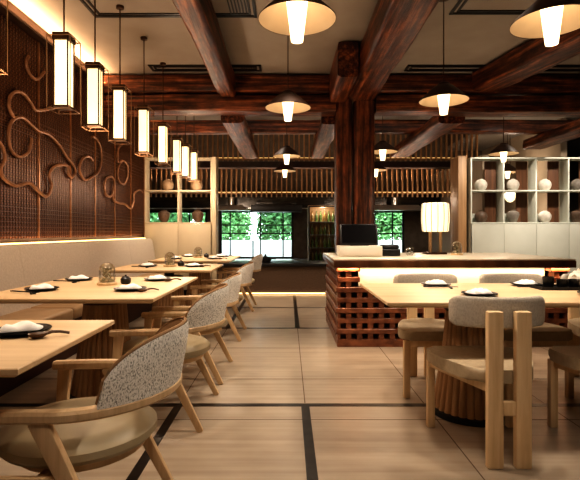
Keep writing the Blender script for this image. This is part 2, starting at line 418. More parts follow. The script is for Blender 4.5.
# ceiling slot diffusers
def slot_frame(x0, x1, y0, y1, label):
    t = thing('slot_diffuser', label, 'air vent', (0, 0, CZ))
    b = MB()
    for o_, w_ in ((0, .028), (.055, .02)):
        a0, a1, c0, c1 = x0 + o_, x1 - o_, y0 + o_, y1 - o_
        b.box(a0, a1, c0, c0 + w_, -.012, .0); b.box(a0, a1, c1 - w_, c1, -.012, .0)
        b.box(a0, a0 + w_, c0, c1, -.012, .0); b.box(a1 - w_, a1, c0, c1, -.012, .0)
    b.build('slot_frame', MT['blackmet'], t, smooth=False)
    b = MB()
    for k in range(6): b.box(x1 - .1 - k * .03, x1 - .088 - k * .03, y0 + .08, y1 - .08, -.01, 0)
    b.build('vent_fins', MT['blackmet'], t, smooth=False)
slot_frame(-1.87, -.30, 2.9, 4.56, 'large black rectangular slot frame in the ceiling left of the aisle')
slot_frame(1.54, 3.2, 2.9, 4.5, 'large black rectangular slot frame in the ceiling, upper right')
slot_frame(-1.75, -.34, 5.87, 6.09, 'narrow black ceiling grille before the crossbeam, left of the post')
slot_frame(1.50, 4.3, 5.87, 6.09, 'narrow black ceiling grille before the crossbeam, right of the post')

# ------------------------------------------------------------------ LATTICE WALL PANELS + SCROLLS
PW = .691
edges = [8.17 - PW * k for k in range(0, 13)]
PN = ['touching the shelf corner', 'second from the shelf', 'third from the shelf', 'fourth from the shelf', 'fifth from the shelf', 'sixth from the shelf', 'seventh from the shelf',
      'eighth from the shelf', 'ninth from the shelf']
for k in range(7):
    y1, y0 = edges[k], edges[k + 1]
    t = thing('lattice_panel', 'dark bronze lattice panel on the left wall, ' + PN[k], 'wall panel', (XL, (y0 + y1) / 2, 1.05), 0, 'lattice panels on the left wall')
    hw = (y1 - y0) / 2 - .006
    MB().box(.002, .014, -hw, hw, .0, 1.965).build('woven_sheet', MT['lattice'], t, smooth=False)
    b = MB()
    for j in range(15):
        yy = -hw + 2 * hw * (j + .5) / 15; b.box(.014, .020, yy - .0025, yy + .0025, 0, 1.965)
    for z in (.02, .065, .11, .155, .2, .245, .29, 1.0, 1.05, 1.1, 1.15): b.box(.014, .021, -hw, hw, z - .003, z + .003)
    b.build('grid_bars', MT['gridbar'], t, smooth=False)
    MB().box(.002, .026, hw - .004, hw + .012, 0, 1.965).build('edge_strip', MT['bronze'], t, smooth=False)

def catmull(P, n=6):
    out = []
    for i in range(len(P) - 1):
        p0, p1, p2, p3 = P[max(i - 1, 0)], P[i], P[i + 1], P[min(i + 2, len(P) - 1)]
        for j in range(n):
            t = j / n
            out.append(.5 * ((2 * p1) + (p2 - p0) * t + (2 * p0 - 5 * p1 + 4 * p2 - p3) * t * t + (3 * p1 - p0 - 3 * p2 + p3) * t ** 3))
    out.append(P[-1]); return out
def scroll(pts, sc, ox, oy, label, group='cloud scrolls on the lattice wall'):
    xw = XL + .0418; P = []
    for u, v in pts:
        px, py = ox + u / sc, oy + v / sc
        d = xw * F / (px - VX); P.append(Vector((xw, d, H - (py - VY) * d / F)))
    base = Vector((xw, P[0].y, P[0].z))
    o = MB().tube(catmull([p - base for p in P]), .0165, 8, up=(1, 0, 0)).build('cloud_scroll', MT['scroll'], None, base)
    tag(o, label, 'wall ornament', group)
scroll([(80, 198), (72, 232), (50, 245), (28, 228), (21, 190), (30, 155), (55, 145), (80, 165), (98, 180), (122, 188), (148, 213), (168, 245), (185, 266), (190, 284), (181, 297), (172, 285), (170, 268), (150, 266), (135, 272), (124, 292), (130, 320), (118, 345), (97, 332), (75, 312), (40, 318), (10, 300), (2, 275), (12, 250), (8, 225), (-3, 205)], 2.53, 0, 60,
       'large bronze cloud scroll with a spiral on the left wall near the camera')
scroll([(34, 145), (22, 118), (26, 92), (42, 80), (62, 88), (80, 112), (92, 127), (135, 122), (165, 112)], 2.53, 0, 60,
       'open bronze loop above the large spiral scroll, left wall')
scroll([(72, -10), (66, 10), (78, 40), (95, 48), (112, 30)], 2.53, 0, 60, 'short bronze hook high on the left wall behind the nearest lanterns')
scroll([(318, 208), (302, 194), (282, 203), (272, 235), (284, 268), (300, 274), (318, 262), (335, 250), (347, 215), (346, 170), (332, 135), (316, 125)], 3.43, 0, 100,
       'round bronze scroll with a tall hook, middle of the left wall')
scroll([(388, 312), (380, 330), (364, 325), (357, 298), (364, 270), (382, 264), (391, 280), (388, 310), (388, 340), (408, 354), (428, 357), (450, 372), (458, 346), (460, 322), (478, 309), (489, 318)], 3.43, 0, 100,
       'bronze scroll trailing down to the shelf end of the left wall')
scroll([(420, 152), (407, 165), (402, 195), (406, 212), (420, 208), (436, 225), (438, 262), (427, 288), (412, 284), (403, 262), (405, 232), (415, 212)], 3.43, 0, 100,
       'tall narrow bronze loop high near the far end of the left wall')

# ------------------------------------------------------------------ TIMBERS
def beam(nm, label, args, mat, cat='beam', **k):
    x0, x1, y0, y1, z0, z1, ax = args
    c = Vector(((x0 + x1) / 2, (y0 + y1) / 2, z0))
    o = MB().log(x0 - c.x, x1 - c.x, y0 - c.y, y1 - c.y, 0, z1 - z0, ax, **k).build(nm, MT[mat], None, c, angle=50)
    return tag(o, label, cat)
beam('timber_post', 'left of two dark rough posts joined behind the counter', (.64, .852, 6.22, 6.5, 0, 3.18, 'z'), 'log_z', 'post', seed=1, amp=.012)
beam('timber_post', 'right of two dark rough posts joined behind the counter', (.875, 1.15, 6.20, 6.5, 0, 2.84, 'z'), 'log_z', 'post', seed=2, amp=.014)
beam('crossbeam', 'upper rough timber of the crossbeam left of the posts', (XL + .03, .63, 6.16, 6.5, 2.945, 3.18, 'x'), 'log_x', seed=3, amp=.018, bulge=.1)
beam('crossbeam', 'lower rough timber of the crossbeam left of the posts', (XL + .03, .63, 6.18, 6.48, 2.70, 2.925, 'x'), 'log_x', seed=4, amp=.018, bulge=.1)
beam('crossbeam', 'upper rough timber of the crossbeam right of the posts', (1.165, 6.59, 6.16, 6.5, 2.945, 3.18, 'x'), 'log_x', seed=5, amp=.018, bulge=.1)
beam('crossbeam', 'lower rough timber of the crossbeam right of the posts', (1.165, 6.59, 6.18, 6.48, 2.70, 2.925, 'x'), 'log_x', seed=6, amp=.018, bulge=.1)
beam('crossbeam', 'thin dark rear crossbeam under the ceiling edge, before the slat screen', (XL + .03, 6.55, 7.97, 8.17, 2.80, 3.02, 'x'), 'log_x', seed=7, amp=.016)
beam('ceiling_log', 'rough ceiling log running over the aisle, left of the nearest cone lamp', (-.895, -.685, 1.2, 6.14, 2.87, 3.19, 'y'), 'log_y', seed=8, amp=.014, bulge=.45)
beam('ceiling_log', 'massive ceiling log running from the camera to the posts', (.79, 1.16, 1.5, 6.52, 2.85, 3.19, 'y'), 'log_y', seed=9, amp=.018, bulge=.35)
rl = beam('ceiling_log', 'ceiling log at upper right behind the cone lamp', (2.82, 3.18, 1.6, 6.15, 2.92, 3.19, 'y'), 'log_y', seed=10, amp=.026, bulge=.45)
rl.rotation_euler = (0, 0, .2)
beam('timber_block', 'short square timber against the big log, above the left post', (.54, .77, 5.12, 6.13, 2.80, 3.19, 'y'), 'log_y', 'beam', seed=15, amp=.012)
beam('rear_log', 'log end poking toward the slat screen left of the posts', (-.93, -.62, 6.52, 9.7, 2.615, 2.79, 'y'), 'log_y', seed=11, amp=.022, bulge=.6)
beam('rear_log', 'log end beside the posts, in front of the slat screen', (.47, .74, 6.52, 9.6, 2.615, 2.79, 'y'), 'log_y', seed=12, amp=.022, bulge=.6)
beam('rear_log', 'log end slanting over the slat screen right of the posts', (2.08, 2.45, 6.52, 9.5, 2.615, 2.79, 'y'), 'log_y', seed=13, amp=.022, bulge=.6)
beam('rear_log', 'thick log end above the right display shelf', (4.26, 4.64, 6.52, 8.55, 2.615, 2.79, 'y'), 'log_y', seed=14, amp=.024, bulge=.45)

# ------------------------------------------------------------------ BANQUETTE
t = thing('banquette', 'long built-in bench with pale fabric back along the lattice wall', 'bench', (0, 0, 0))
MB().box(XL + .01, -1.93, -.6, 8.12, 0.0, .34, .01).build('plinth', MT['benchbase'], t)
cuts = [-.1, 1.3, 2.7, 4.1, 5.5, 6.9, 8.12]
for a, c in zip(cuts, cuts[1:]):
    MB().box(-2.36, -1.86, a + .004, c - .004, .34, .45, .03, 3).build('seat_cushion', MT['benchleather'], t)
    poly = [(-2.45, .36), (-2.24, .36), (-2.34, .96), (-2.37, .995), (-2.42, 1.0), (-2.45, .98)]
    b = MB()
    vs = [(x, y, z) for y in (a + .0001, c - .0001) for x, z in poly]; n_ = len(poly)
    bv, fs = b._verts(vs, [tuple(range(n_)), tuple(range(2 * n_ - 1, n_ - 1, -1))] + [(i, n_ + i, n_ + (i + 1) % n_, (i + 1) % n_) for i in range(n_)])
    bmesh.ops.bevel(b.bm, geom=[e for f in fs[:2] for e in f.edges], offset=.002, segments=1, affect='EDGES')
    b.build('backrest', MT['bencH'], t)
MB().box(XL + .012, -2.452, -.1, 8.12, .34, .985).build('back_ledge', MT['tan'], t, smooth=False)
MB().box(XL + .015, -2.455, -.1, 8.1, .987, 1.012, .004).build('light_strip', MT['e_strip'], t, smooth=False)

# ------------------------------------------------------------------ TABLES
def pedestal(t, x, y):
    MB().lathe([(.222, .035), (.215, .05), (.185, .25), (.155, .45), (.142, .60), (.141, .625)], 168, (x, y, 0), flute=28, amp=.07).build('pedestal', MT['walnut'], t, angle=60)
    MB().lathe([(.232, 0), (.232, .03), (.222, .036)], 48, (x, y, 0)).build('base_ring', MT['blackmet'], t)
    MB().lathe([(.145, .626), (.148, .632), (.148, .642), (.05, .65), (.05, .69), (.13, .695), (.13, .71)], 40, (x, y, 0)).build('top_plate', MT['bronzedark'], t)
def tabletop(t, x0, x1, y0, y1, m):
    b = MB()
    vs = [(x0 + .02, y0 + .02, .711), (x1 - .02, y0 + .02, .711), (x1 - .02, y1 - .02, .711), (x0 + .02, y1 - .02, .711)]
    for z in (.724, .737): vs += [(x0, y0, z), (x1, y0, z), (x1, y1, z), (x0, y1, z)]
    vs += [(x0 + .003, y0 + .003, .74), (x1 - .003, y0 + .003, .74), (x1 - .003, y1 - .003, .74), (x0 + .003, y1 - .003, .74)]
    fs = [(3, 2, 1, 0), (12, 13, 14, 15)]
    for k in range(3):
        for i in range(4): fs.append((4*k+i, 4*k+(i+1)%4, 4*k+4+(i+1)%4, 4*k+4+i))
    b._verts(vs, fs)
    return b.build('tabletop', m, t, smooth=False)
TB = [(1.27, 1.98), (2.60, 3.88), (4.55, 5.42), (6.02, 7.38)]
TN = ['nearest bench table', 'second bench table', 'third bench table', 'farthest bench table']
TL = ['pale oak bench table nearest the camera, cut off at the left edge', 'long pale oak bench table, second from the camera, set for four',
      'small pale oak bench table, third from the camera, set for two', 'pale oak bench table farthest away, before the cream shelf cabinet']
for (y0, y1), lb in zip(TB, TL):
    t = thing('bench_table', lb, 'table', (-1.255 if y0 < 2 else -1.27, (y0 + y1) / 2, 0), 0, 'tables along the bench')
    tabletop(t, -.525, .525, -(y1 - y0) / 2, (y1 - y0) / 2, MT['oakx'])
    pedestal(t, .01, 0)
t = thing('dining_table', 'long pale oak table on the right before the brick counter', 'table', (1.62, 2.93, 0))
tabletop(t, -1.10, 1.10, -.47, .47, MT['oakx'])
pedestal(t, -.50, -.03); pedestal(t, .55, -.03)

# ------------------------------------------------------------------ LEFT ARMCHAIRS
def make_armchair(loc, label):
    t = thing('armchair', label, 'chair', loc, 0, 'armchairs along the bench tables')
    R = .285
    pts = [(-.29, -R, .545), (-.2, -R, .548), (-.1, -R, .55)]
    for i in range(25):
        a = -PI / 2 + PI * i / 24; pts.append((R * math.cos(a) * 1.0, R * math.sin(a), .55 + .012 * math.cos(a)))
    pts += [(-.1, R, .55), (-.2, R, .548), (-.29, R, .545)]
    MB().sweep_rect(pts, .046, .036, .25).build('arm_rail', MT['ash'], t)
    # upholstered arched back
    A = math.radians(67); NU, NV = 36, 8
    def shell(r_in, r_out, hs):
        b = MB(); grid = {}
        for i in range(NU + 1):
            ph = -A + 2 * A * i / NU
            hh = (.012 + .20 * max(0, 1 - (abs(ph) / A) ** 2.8) ** .5) * hs
            for j in range(NV + 1):
                tt = j / NV; z = .566 + hh * tt; rec = .035 * tt * hh / .2
                for k, rr in ((0, r_in), (1, r_out)):
                    ez = (tt ** 8) * .010 * (1 if k == 1 else -1)
                    q = rr + rec - ez
                    grid[i, j, k] = b.bm.verts.new((q * math.cos(ph), q * math.sin(ph), z))
        for i in range(NU):
            for j in range(NV):
                b.bm.faces.new((grid[i,j,1], grid[i+1,j,1], grid[i+1,j+1,1], grid[i,j+1,1]))
                b.bm.faces.new((grid[i,j,0], grid[i,j+1,0], grid[i+1,j+1,0], grid[i+1,j,0]))
            b.bm.faces.new((grid[i,NV,0], grid[i,NV,1], grid[i+1,NV,1], grid[i+1,NV,0]))
            b.bm.faces.new((grid[i,0,0], grid[i+1,0,0], grid[i+1,0,1], grid[i,0,1]))
        for j in range(NV):
            b.bm.faces.new((grid[0,j,0], grid[0,j,1], grid[0,j+1,1], grid[0,j+1,0]))
            b.bm.faces.new((grid[NU,j,0], grid[NU,j+1,0], grid[NU,j+1,1], grid[NU,j,1]))
        return b
    back = shell(R - .004, R + .018, 1.).build('backrest', MT['speckle'], t)
    shell(R - .022, R - .005, .985).build('inner_pad', MT['tan'], back)
    P = []
    for i in range(41):
        ph = -A + 2 * A * i / 40; hh = .012 + .20 * max(0, 1 - (abs(ph) / A) ** 2.8) ** .5
        q = R - .003 + .035 * hh / .2; P.append((q * math.cos(ph), q * math.sin(ph), .568 + hh))
    MB().tube(P, .006, 6).build('piping', MT['tan'], back)
    MB().lathe([(.0, .366), (.20, .366), (.232, .372), (.247, .390), (.245, .412), (.226, .430), (.17, .440), (.0, .444)], 48, (-.055, 0, 0), sx=1.10, sy=1.06).build('seat', MT['leather'], t)
    MB().lathe([(.19, .330), (.215, .340), (.215, .365), (.0, .365)], 40, (-.04, 0, 0)).build('seat_frame', MT['ash'], t)
    for s in (-1, 1):
        MB().bar((-.245, s * .282, .534), (-.285, s * .292, 0), .030, .052, .024, .032, up=(1, 0, 0)).build('leg', MT['ash'], t)
        MB().bar((-.06, s * .282, .540), (.215, s * .298, 0), .030, .060, .026, .034, up=(1, 0, 0)).build('leg', MT['ash'], t)
        MB().bar((-.262, s * .286, .345), (.045, s * .286, .345), .024, .045).build('side_rail', MT['ash'], t)
    MB().bar((-.05, -.286, .345), (-.05, .286, .345), .05, .03).build('cross_rail', MT['ash'], t)
    return t
ch = make_armchair((-.70, 1.71, 0), 'armchair with speckled curved back nearest the camera, at the nearest bench table')
for y, lb, rz in ((2.91, 'speckled curved-back armchair at the second bench table, nearer of its two chairs', .0), (3.72, 'speckled curved-back armchair at the second bench table, farther of its two chairs', .0),
              (5.07, 'speckled curved-back armchair at the small third bench table', .0), (6.85, 'speckled curved-back armchair farthest away, at the last bench table', .0)):
    dup(ch, (-.70, y, 0), lb, rz)

# ------------------------------------------------------------------ RIGHT CHAIRS (facing +y)
def make_chair(loc, rz, label):
    t = thing('dining_chair', label, 'chair', loc, rz, 'chairs around the right table')
    for s in (-1, 1):
        MB().box(s * .066 - .038, s * .066 + .038, -.262, -.222, 0, .737, .009).build('back_post', MT['ashpale'], t)
        MB().box(s * .225 - .021, s * .225 + .021, .205, .247, 0, .385, .006).build('leg', MT['ashpale'], t)
    MB().box(-.0285, .0285, -.258, -.226, .25, .315, .004).build('stretcher', MT['ashpale'], t)
    # curved backrest pad
    b = MB(); NU = 28; R = .34; sec = []
    for k in range(16):
        a = 2 * PI * k / 16; c_, s_ = math.cos(a), math.sin(a)
        sec.append((math.copysign(abs(c_) ** .6, c_) * .021, math.copysign(abs(s_) ** .45, s_) * .075))
    rings = []
    A = .75
    for i in range(NU + 1):
        ph = -A + 2 * A * i / NU; e = (abs(ph) / A)
        sh = 1 - .32 * max(0, (e - .82) / .18) ** 2; st = 1 - .5 * max(0, (e - .9) / .1) ** 2
        ring = []
        for u, v in sec:
            r = R + u * st
            ring.append(b.bm.verts.new((r * math.sin(ph), .14 - r * math.cos(ph), .722 + v * sh)))
        rings.append(ring)
    for p, q in zip(rings, rings[1:]):
        for k in range(16): b.bm.faces.new((p[k], p[(k + 1) % 16], q[(k + 1) % 16], q[k]))
    b.bm.faces.new(list(reversed(rings[0]))); b.bm.faces.new(rings[-1])
    b.build('backrest', MT['greyfab'], t, angle=60)
    poly = []
    for x, y in ((-.255, .18), (-.235, .25), (-.17, .265), (0, .268), (.17, .265), (.235, .25), (.255, .18), (.245, .06), (.20, -.08), (.14, -.185), (.08, -.218), (0, -.219), (-.08, -.218), (-.14, -.185), (-.20, -.08), (-.245, .06)):
        poly.append(Vector((x, y)))
    sm = []
    n = len(poly)
    for i in range(n):
        p0, p1, p2, p3 = poly[i - 1], poly[i], poly[(i + 1) % n], poly[(i + 2) % n]
        for j in range(3):
            q = j / 3; sm.append(.5 * ((2 * p1) + (p2 - p0) * q + (2 * p0 - 5 * p1 + 4 * p2 - p3) * q * q + (3 * p1 - p0 - 3 * p2 + p3) * q ** 3))
    sm.reverse()
    MB().prism([tuple(p) for p in sm], .388, .452, .022, 4).build('seat', MT['seatR'], t, angle=60)
    b = MB()
    b.bar((-.225, .226, .365), (.225, .226, .365), .03, .042)
    for s in (-1, 1): b.bar((s * .22, .21, .365), (s * .068, -.225, .365), .03, .042)
    b.build('seat_frame', MT['ashpale'], t)
    return t
dc = make_chair((1.038, 2.455, 0), 0, 'grey-backed chair with two wide back posts, nearest on the right')
dup(dc, (1.735, 2.455, 0), 'grey-backed chair on the near side of the right table, cut by the photo edge')
dup(dc, (1.02, 3.375, 0), 'grey-backed chair across the right table, leftmost, facing the camera', PI)
dup(dc, (1.66, 3.375, 0), 'grey-backed chair across the right table, second from left, facing the camera', PI)
dup(dc, (2.265, 3.375, 0), 'grey-backed chair across the right table, at the right photo edge', PI)

# ------------------------------------------------------------------ TABLEWARE
def make_plate(loc, label):
    o = MB().lathe([(0, 0), (.055, 0), (.07, .004), (.10, .013), (.099, .017), (.07, .009), (0, .007)], 36).build('plate', MT['black'], None, loc)
    return tag(o, label, 'plate', 'black plates on the tables')
def make_napkin(loc, label):
    b = MB(); NX, NY = 14, 8; g = {}
    for layer in range(2):
        for i in range(NX + 1):
            for j in range(NY + 1):
                u, v = i / NX * 2 - 1, j / NY * 2 - 1
                x = u * .070 * (1 - .12 * v * v); y = v * .046 * (1 - .15 * u)
                top = .006 + .012 * (1 - u * u) ** .5 * (1 - .5 * v * v) + .006 * math.sin(5 * u + 2 * v) + .003 * math.sin(9 * v - 3 * u)
                edge = min(1, 4 * min(1 - abs(u), 1 - abs(v)))
                z = .001 if layer == 0 else .004 + top * edge ** .6
                g[layer, i, j] = b.bm.verts.new((x, y, z))
    for i in range(NX):
        for j in range(NY):
            b.bm.faces.new((g[1,i,j], g[1,i+1,j], g[1,i+1,j+1], g[1,i,j+1])); b.bm.faces.new((g[0,i,j], g[0,i,j+1], g[0,i+1,j+1], g[0,i+1,j]))
    for i in range(NX):
        b.bm.faces.new((g[0,i,0], g[0,i+1,0], g[1,i+1,0], g[1,i,0])); b.bm.faces.new((g[0,i+1,NY], g[0,i,NY], g[1,i,NY], g[1,i+1,NY]))
    for j in range(NY):
        b.bm.faces.new((g[0,0,j+1], g[0,0,j], g[1,0,j], g[1,0,j+1])); b.bm.faces.new((g[0,NX,j], g[0,NX,j+1], g[1,NX,j+1], g[1,NX,j]))
    return tag(b.build('napkin', MT['white'], None, loc, angle=80), label, 'napkin', 'folded white napkins')
def make_spoon(loc, rz, label):
    t = thing('spoon', label, 'spoon', loc, rz, 'dark spoons')
    MB().lathe([(0, .002), (.014, .003), (.022, .010), (.024, .018), (.0215, .017), (.012, .008), (0, .006)], 20, sx=1, sy=1.35).build('bowl', MT['spoon'], t)
    MB().tube([(0, .028, .014), (.0, .045, .018), (.0, .07, .016), (0, .10, .0075)], lambda q: .0055 - .001 * q, 8).build('handle', MT['spoon'], t)
    return t
def make_chopsticks(loc, rz, label):
    t = thing('chopstick_pair', label, 'chopsticks', loc, rz, 'dark chopstick pairs')
    for s in (-1, 1):
        MB().tube([(s * .006, -.11, .0115), (s * .006, .11, .0115)], lambda q: .0022 + .0018 * q, 6).build('chopstick', MT['black'], t)
    MB().box(-.018, .018, -.075, -.06, 0, .0085, .003).build('chopstick_rest', MT['black'], t)
    return t
TZ = .7405
first = {}
def setting(x, y, where, util, napr, util_rz=None):
    """x,y on the table; util 'spoon'/'chopsticks'/None"""
    def put(key, mk, loc, label, rz=0):
        if key not in first:
            o = mk(loc, label); first[key] = o
        else: o = dup(first[key], loc, label)
        o.rotation_euler = (0, 0, rz); return o
    put('plate', make_plate, (x, y, TZ), 'black plate on the ' + where)
    put('napkin', make_napkin, (x, y, TZ + .0125), 'folded white napkin on the ' + where, napr)
    s = 1 if x > 0 else -1
    if util == 'spoon':
        put('spoon', lambda l, b: make_spoon(l, 0, b), (x + .105, y - .085, TZ), 'dark spoon beside the plate on the ' + where, -1.0 if util_rz is None else util_rz)
    elif util == 'chopsticks':
        put('chop', lambda l, b: make_chopsticks(l, 0, b), (x - .02, y - .16, TZ), 'dark chopsticks beside the plate on the ' + where, 1.45 if util_rz is None else util_rz)
setting(-.975, 1.72, 'nearest bench table', 'spoon', .3)
setting(-1.00, 2.98, 'second bench table, near corner by the aisle', 'spoon', .1)
setting(-1.56, 2.98, 'second bench table, near corner by the bench', 'chopsticks', .35, 1.2)
setting(-1.00, 3.60, 'second bench table, far corner by the aisle', 'spoon', .3)
setting(-1.60, 3.60, 'second bench table, far corner by the bench', 'chopsticks', .1, 1.3)
setting(-1.01, 5.03, 'third bench table, aisle side', 'spoon', .2)
setting(-1.50, 5.03, 'third bench table, bench side', 'chopsticks', .4, 1.3)
setting(-1.02, 6.45, 'farthest bench table, near corner by the aisle', 'spoon', 0)
setting(-1.55, 6.45, 'farthest bench table, near corner by the bench', None, .3)
setting(-1.01, 7.08, 'farthest bench table, far corner by the aisle', 'spoon', .5)
setting(-1.50, 7.08, 'farthest bench table, far corner by the bench', None, .1)
setting(1.115, 2.74, 'right table before the nearest chair', None, .15)
setting(1.80, 2.74, 'right table, near side, at the photo edge', None, .15)
setting(1.02, 3.24, 'right table, far side, leftmost', 'chopsticks', -.1, 1.5)
setting(1.64, 3.24, 'right table, far side behind the black tray', 'chopsticks', .2, 1.5)

def make_cloche(loc, label):
    t = thing('terrarium', label, 'terrarium', loc, 0, 'small glass dome terrariums')
    MB().lathe([(.066, 0), (.068, .004), (.068, .014), (.06, .018), (0, .018)], 32).build('base', MT['ashpale'], t)
    prof = [(.055, .019)] + [(.055, .06 + k * .02) for k in range(3)] + [(.055 * math.cos(a), .10 + .055 * math.sin(a)) for a in [PI / 2 * k / 6 for k in range(1, 7)]]
    MB().lathe(prof, 32, cap=False).build('glass_dome', MT['dome'], t)
    b = MB()
    b.lathe([(.046, .019), (.044, .032), (.03, .045), (.0, .052)], 20)
    rnd = random.Random(3)
    for k in range(70):
        a, r, z = rnd.uniform(0, 2 * PI), rnd.uniform(0, .036), rnd.uniform(.045, .115)
        c = Vector((r * math.cos(a), r * math.sin(a), z)); u = Vector((rnd.uniform(-1, 1), rnd.uniform(-1, 1), rnd.uniform(-1, 1))).normalized() * .011
        v = u.orthogonal().normalized() * .007
        b._verts([c - u, c + v, c + u, c - v], [(0, 1, 2, 3)])
    b.build('moss_plant', MT['moss'], t)
    return t
cl = make_cloche((-1.27, 3.30, TZ), 'glass dome terrarium on the second bench table')
dup(cl, (-1.27, 5.05, TZ), 'glass dome terrarium on the third bench table')
dup(cl, (-1.30, 6.80, TZ), 'glass dome terrarium on the farthest bench table')
dup(cl, (1.92, 5.35, .8505), 'glass dome terrarium on the brick counter right of the lamp')
def make_pot(loc, label):
    t = thing('sauce_pot', label, 'sauce pot', loc, 0, 'small black sauce pots')
    MB().lathe([(0, 0), (.028, 0), (.036, .012), (.036, .035), (.028, .045), (.024, .047), (.0, .047)], 24).build('body', MT['black'], t)
    MB().lathe([(.026, .047), (.022, .053), (.007, .055), (.008, .063), (0, .066)], 24).build('lid', MT['black'], t)
    return t
pt = make_pot((-1.16, 3.36, TZ), 'small lidded black pot beside the terrarium on the second bench table')
dup(pt, (-1.16, 5.10, TZ), 'small lidded black pot beside the terrarium on the third bench table')
dup(pt, (-1.19, 6.85, TZ), 'small lidded black pot beside the terrarium on the farthest bench table')
# tray with cups on the right table
t = thing('serving_tray', 'black rectangular tray with three dark cups on the right table', 'tray', (1.77, 3.06, TZ))
MB().box(-.16, .16, -.085, .085, 0, .008, .003).build('tray_floor', MT['blackmet'], t)
b = MB(); b.box(-.16, .16, -.085, -.078, .008, .02); b.box(-.16, .16, .078, .085, .008, .02); b.box(-.16, -.153, -.078, .078, .008, .02); b.box(.153, .16, -.078, .078, .008, .02)
b.build('tray_rim', MT['blackmet'], t, smooth=False)
def make_cup(loc, label, h=.062):
    o = MB().lathe([(0, 0), (.026, 0), (.033, .01), (.035, h), (.031, h), (.028, .014), (0, .012)], 28).build('cup', MT['black'], None, loc)
    return tag(o, label, 'cup', 'dark cups on the black tray')
c0 = make_cup((1.70, 3.07, TZ + .009), 'tall dark cup on the black tray, left of three', .07)
c1 = make_cup((1.78, 3.05, TZ + .009), 'dark cup on the black tray, middle of three', .052)
dup(c1, (1.86, 3.06, TZ + .009), 'dark cup on the black tray, right of three')
t = thing('teapot', 'white teapot on the right table beside the tray at photo edge', 'teapot', (1.98, 3.20, TZ), .6)
MB().lathe([(0, 0), (.045, 0), (.062, .02), (.066, .05), (.055, .08), (.035, .094), (0, .096)], 28).build('body', MT['whitebox'], t)
MB().lathe([(.036, .096), (.03, .104), (.008, .107), (.01, .118), (0, .122)], 24).build('lid', MT['whitebox'], t)
MB().tube([(.06, 0, .04), (.085, 0, .055), (.10, 0, .085)], lambda q: .012 - .005 * q, 10).build('spout', MT['whitebox'], t)
MB().tube(catmull([Vector(p) for p in ((-.055, 0, .075), (-.09, 0, .08), (-.105, 0, .05), (-.085, 0, .025), (-.06, 0, .025))]), .006, 8).build('handle', MT['whitebox'], t)

# ------------------------------------------------------------------ BRICK COUNTER
CX0, CX1, CY0, CY1 = .48, 2.70, 4.54, 5.90
t = thing('brick_counter', 'service counter of open brown brickwork with a pale stone top', 'counter', ((CX0 + CX1) / 2, (CY0 + CY1) / 2, 0))
cx, cy = (CX0 + CX1) / 2, (CY0 + CY1) / 2
hx, hy = (CX1 - CX0) / 2, (CY1 - CY0) / 2
th = .095
b = MB()
xi0, xi1 = -hx + .215, hx - .165          # luminous recess
for k in range(8):
    z0, z1 = .027 + k * .1 - (.027 if k == 0 else 0), .075 + k * .1
    full = z1 < .60
    xr = [(-hx, hx)] if full else [(-hx, xi0), (xi1, hx)]
    pr = .014 if k % 2 else .004
    for a, c in xr: b.box(a - pr * (a == -hx), c + pr * (c == hx), -hy - pr, -hy + th, z0, min(z1, .765), .004, 1)
    b.box(-hx - pr, -hx + th, -hy + th, hy, z0, min(z1, .765), .004, 1); b.box(hx - th, hx + pr, -hy + th, hy, z0, min(z1, .765), .004, 1)
    if k == 7: break
    zz0, zz1 = z1, .127 + k * .1 if True else 0
    zz1 = .027 + (k + 1) * .1
    n = int(2 * hx / .105)
    for j in range(n + 1):
        xa = -hx + j * 2 * hx / n - .026; xb = xa + .052
        xa, xb = max(xa, -hx), min(xb, hx)
        if not (zz1 < .60) and xb > xi0 and xa < xi1: continue
        b.box(xa, xb, -hy, -hy + th, zz0, zz1)
    m_ = int(2 * hy / .105)
    for j in range(1, m_ + 1):
        ya = -hy + j * 2 * hy / m_ - .026; yb = min(ya + .052, hy)
        b.box(-hx, -hx + th, ya, yb, zz0, zz1); b.box(hx - th, hx, ya, yb, zz0, zz1)
for a, c in ((-hx, xi0), (xi1, hx)): b.box(a, c, -hy + .001, -hy + th, .755, .765)
b.build('brick_lattice', MT['brick'], t, smooth=False)
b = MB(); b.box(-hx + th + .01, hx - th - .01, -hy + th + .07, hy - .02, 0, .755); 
b.build('dark_backing', MT['hollow'], t, smooth=False)  # near-black box, its colour stands in for shade behind the brick gaps
MB().box(xi0 + .002, xi1 - .002, -hy + .10, -hy + .135, .577, .762).build('light_panel', MT['e_panel'], t, smooth=False)
MB().box(-hx - .04, hx + .07, -hy - .03, hy + .03, .767, .835, .006).build('edge_band', MT['copper'], t)
MB().box(-hx - .035, hx + .065, -hy - .025, hy + .025, .835, .85, .004).build('countertop', MT['stone'], t)
KZ = .8505
# POS terminal on its white stand
t = thing('cash_drawer', 'white box under the black monitor on the counter', 'box', (.765, 5.08, KZ))
MB().box(-.225, .225, -.16, .16, 0, .112, .006).build('case', MT['whitebox'], t)
MB().box(-.2, .2, -.166, -.16, .012, .098, .003).build('drawer', MT['whitebox'], t)
t = thing('monitor', 'black touch monitor tilted back on a white box, left end of counter', 'monitor', (.765, 5.08, KZ + .113))
Mx = Matrix.Translation((0, -.06, .012)) @ Matrix.Rotation(math.radians(-18), 4, 'X')
MB().box(-.2, .2, 0, .03, 0, .235, .006, 2, Mx).build('housing', MT['blackmet'], t)
MB().box(-.185, .185, -.004, .0, .02, .222, 0, 2, Mx).build('screen', MT['screen'], t, smooth=False)
b = MB(); b.box(-.1, .1, -.06, .12, 0, .012, .004); b.bar((0, .09, .01), (0, .0, .13), .06, .03); b.build('stand', MT['blackmet'], t)
t = thing('receipt_printer', 'small black receipt printer beside the white box', 'printer', (1.11, 5.15, KZ))
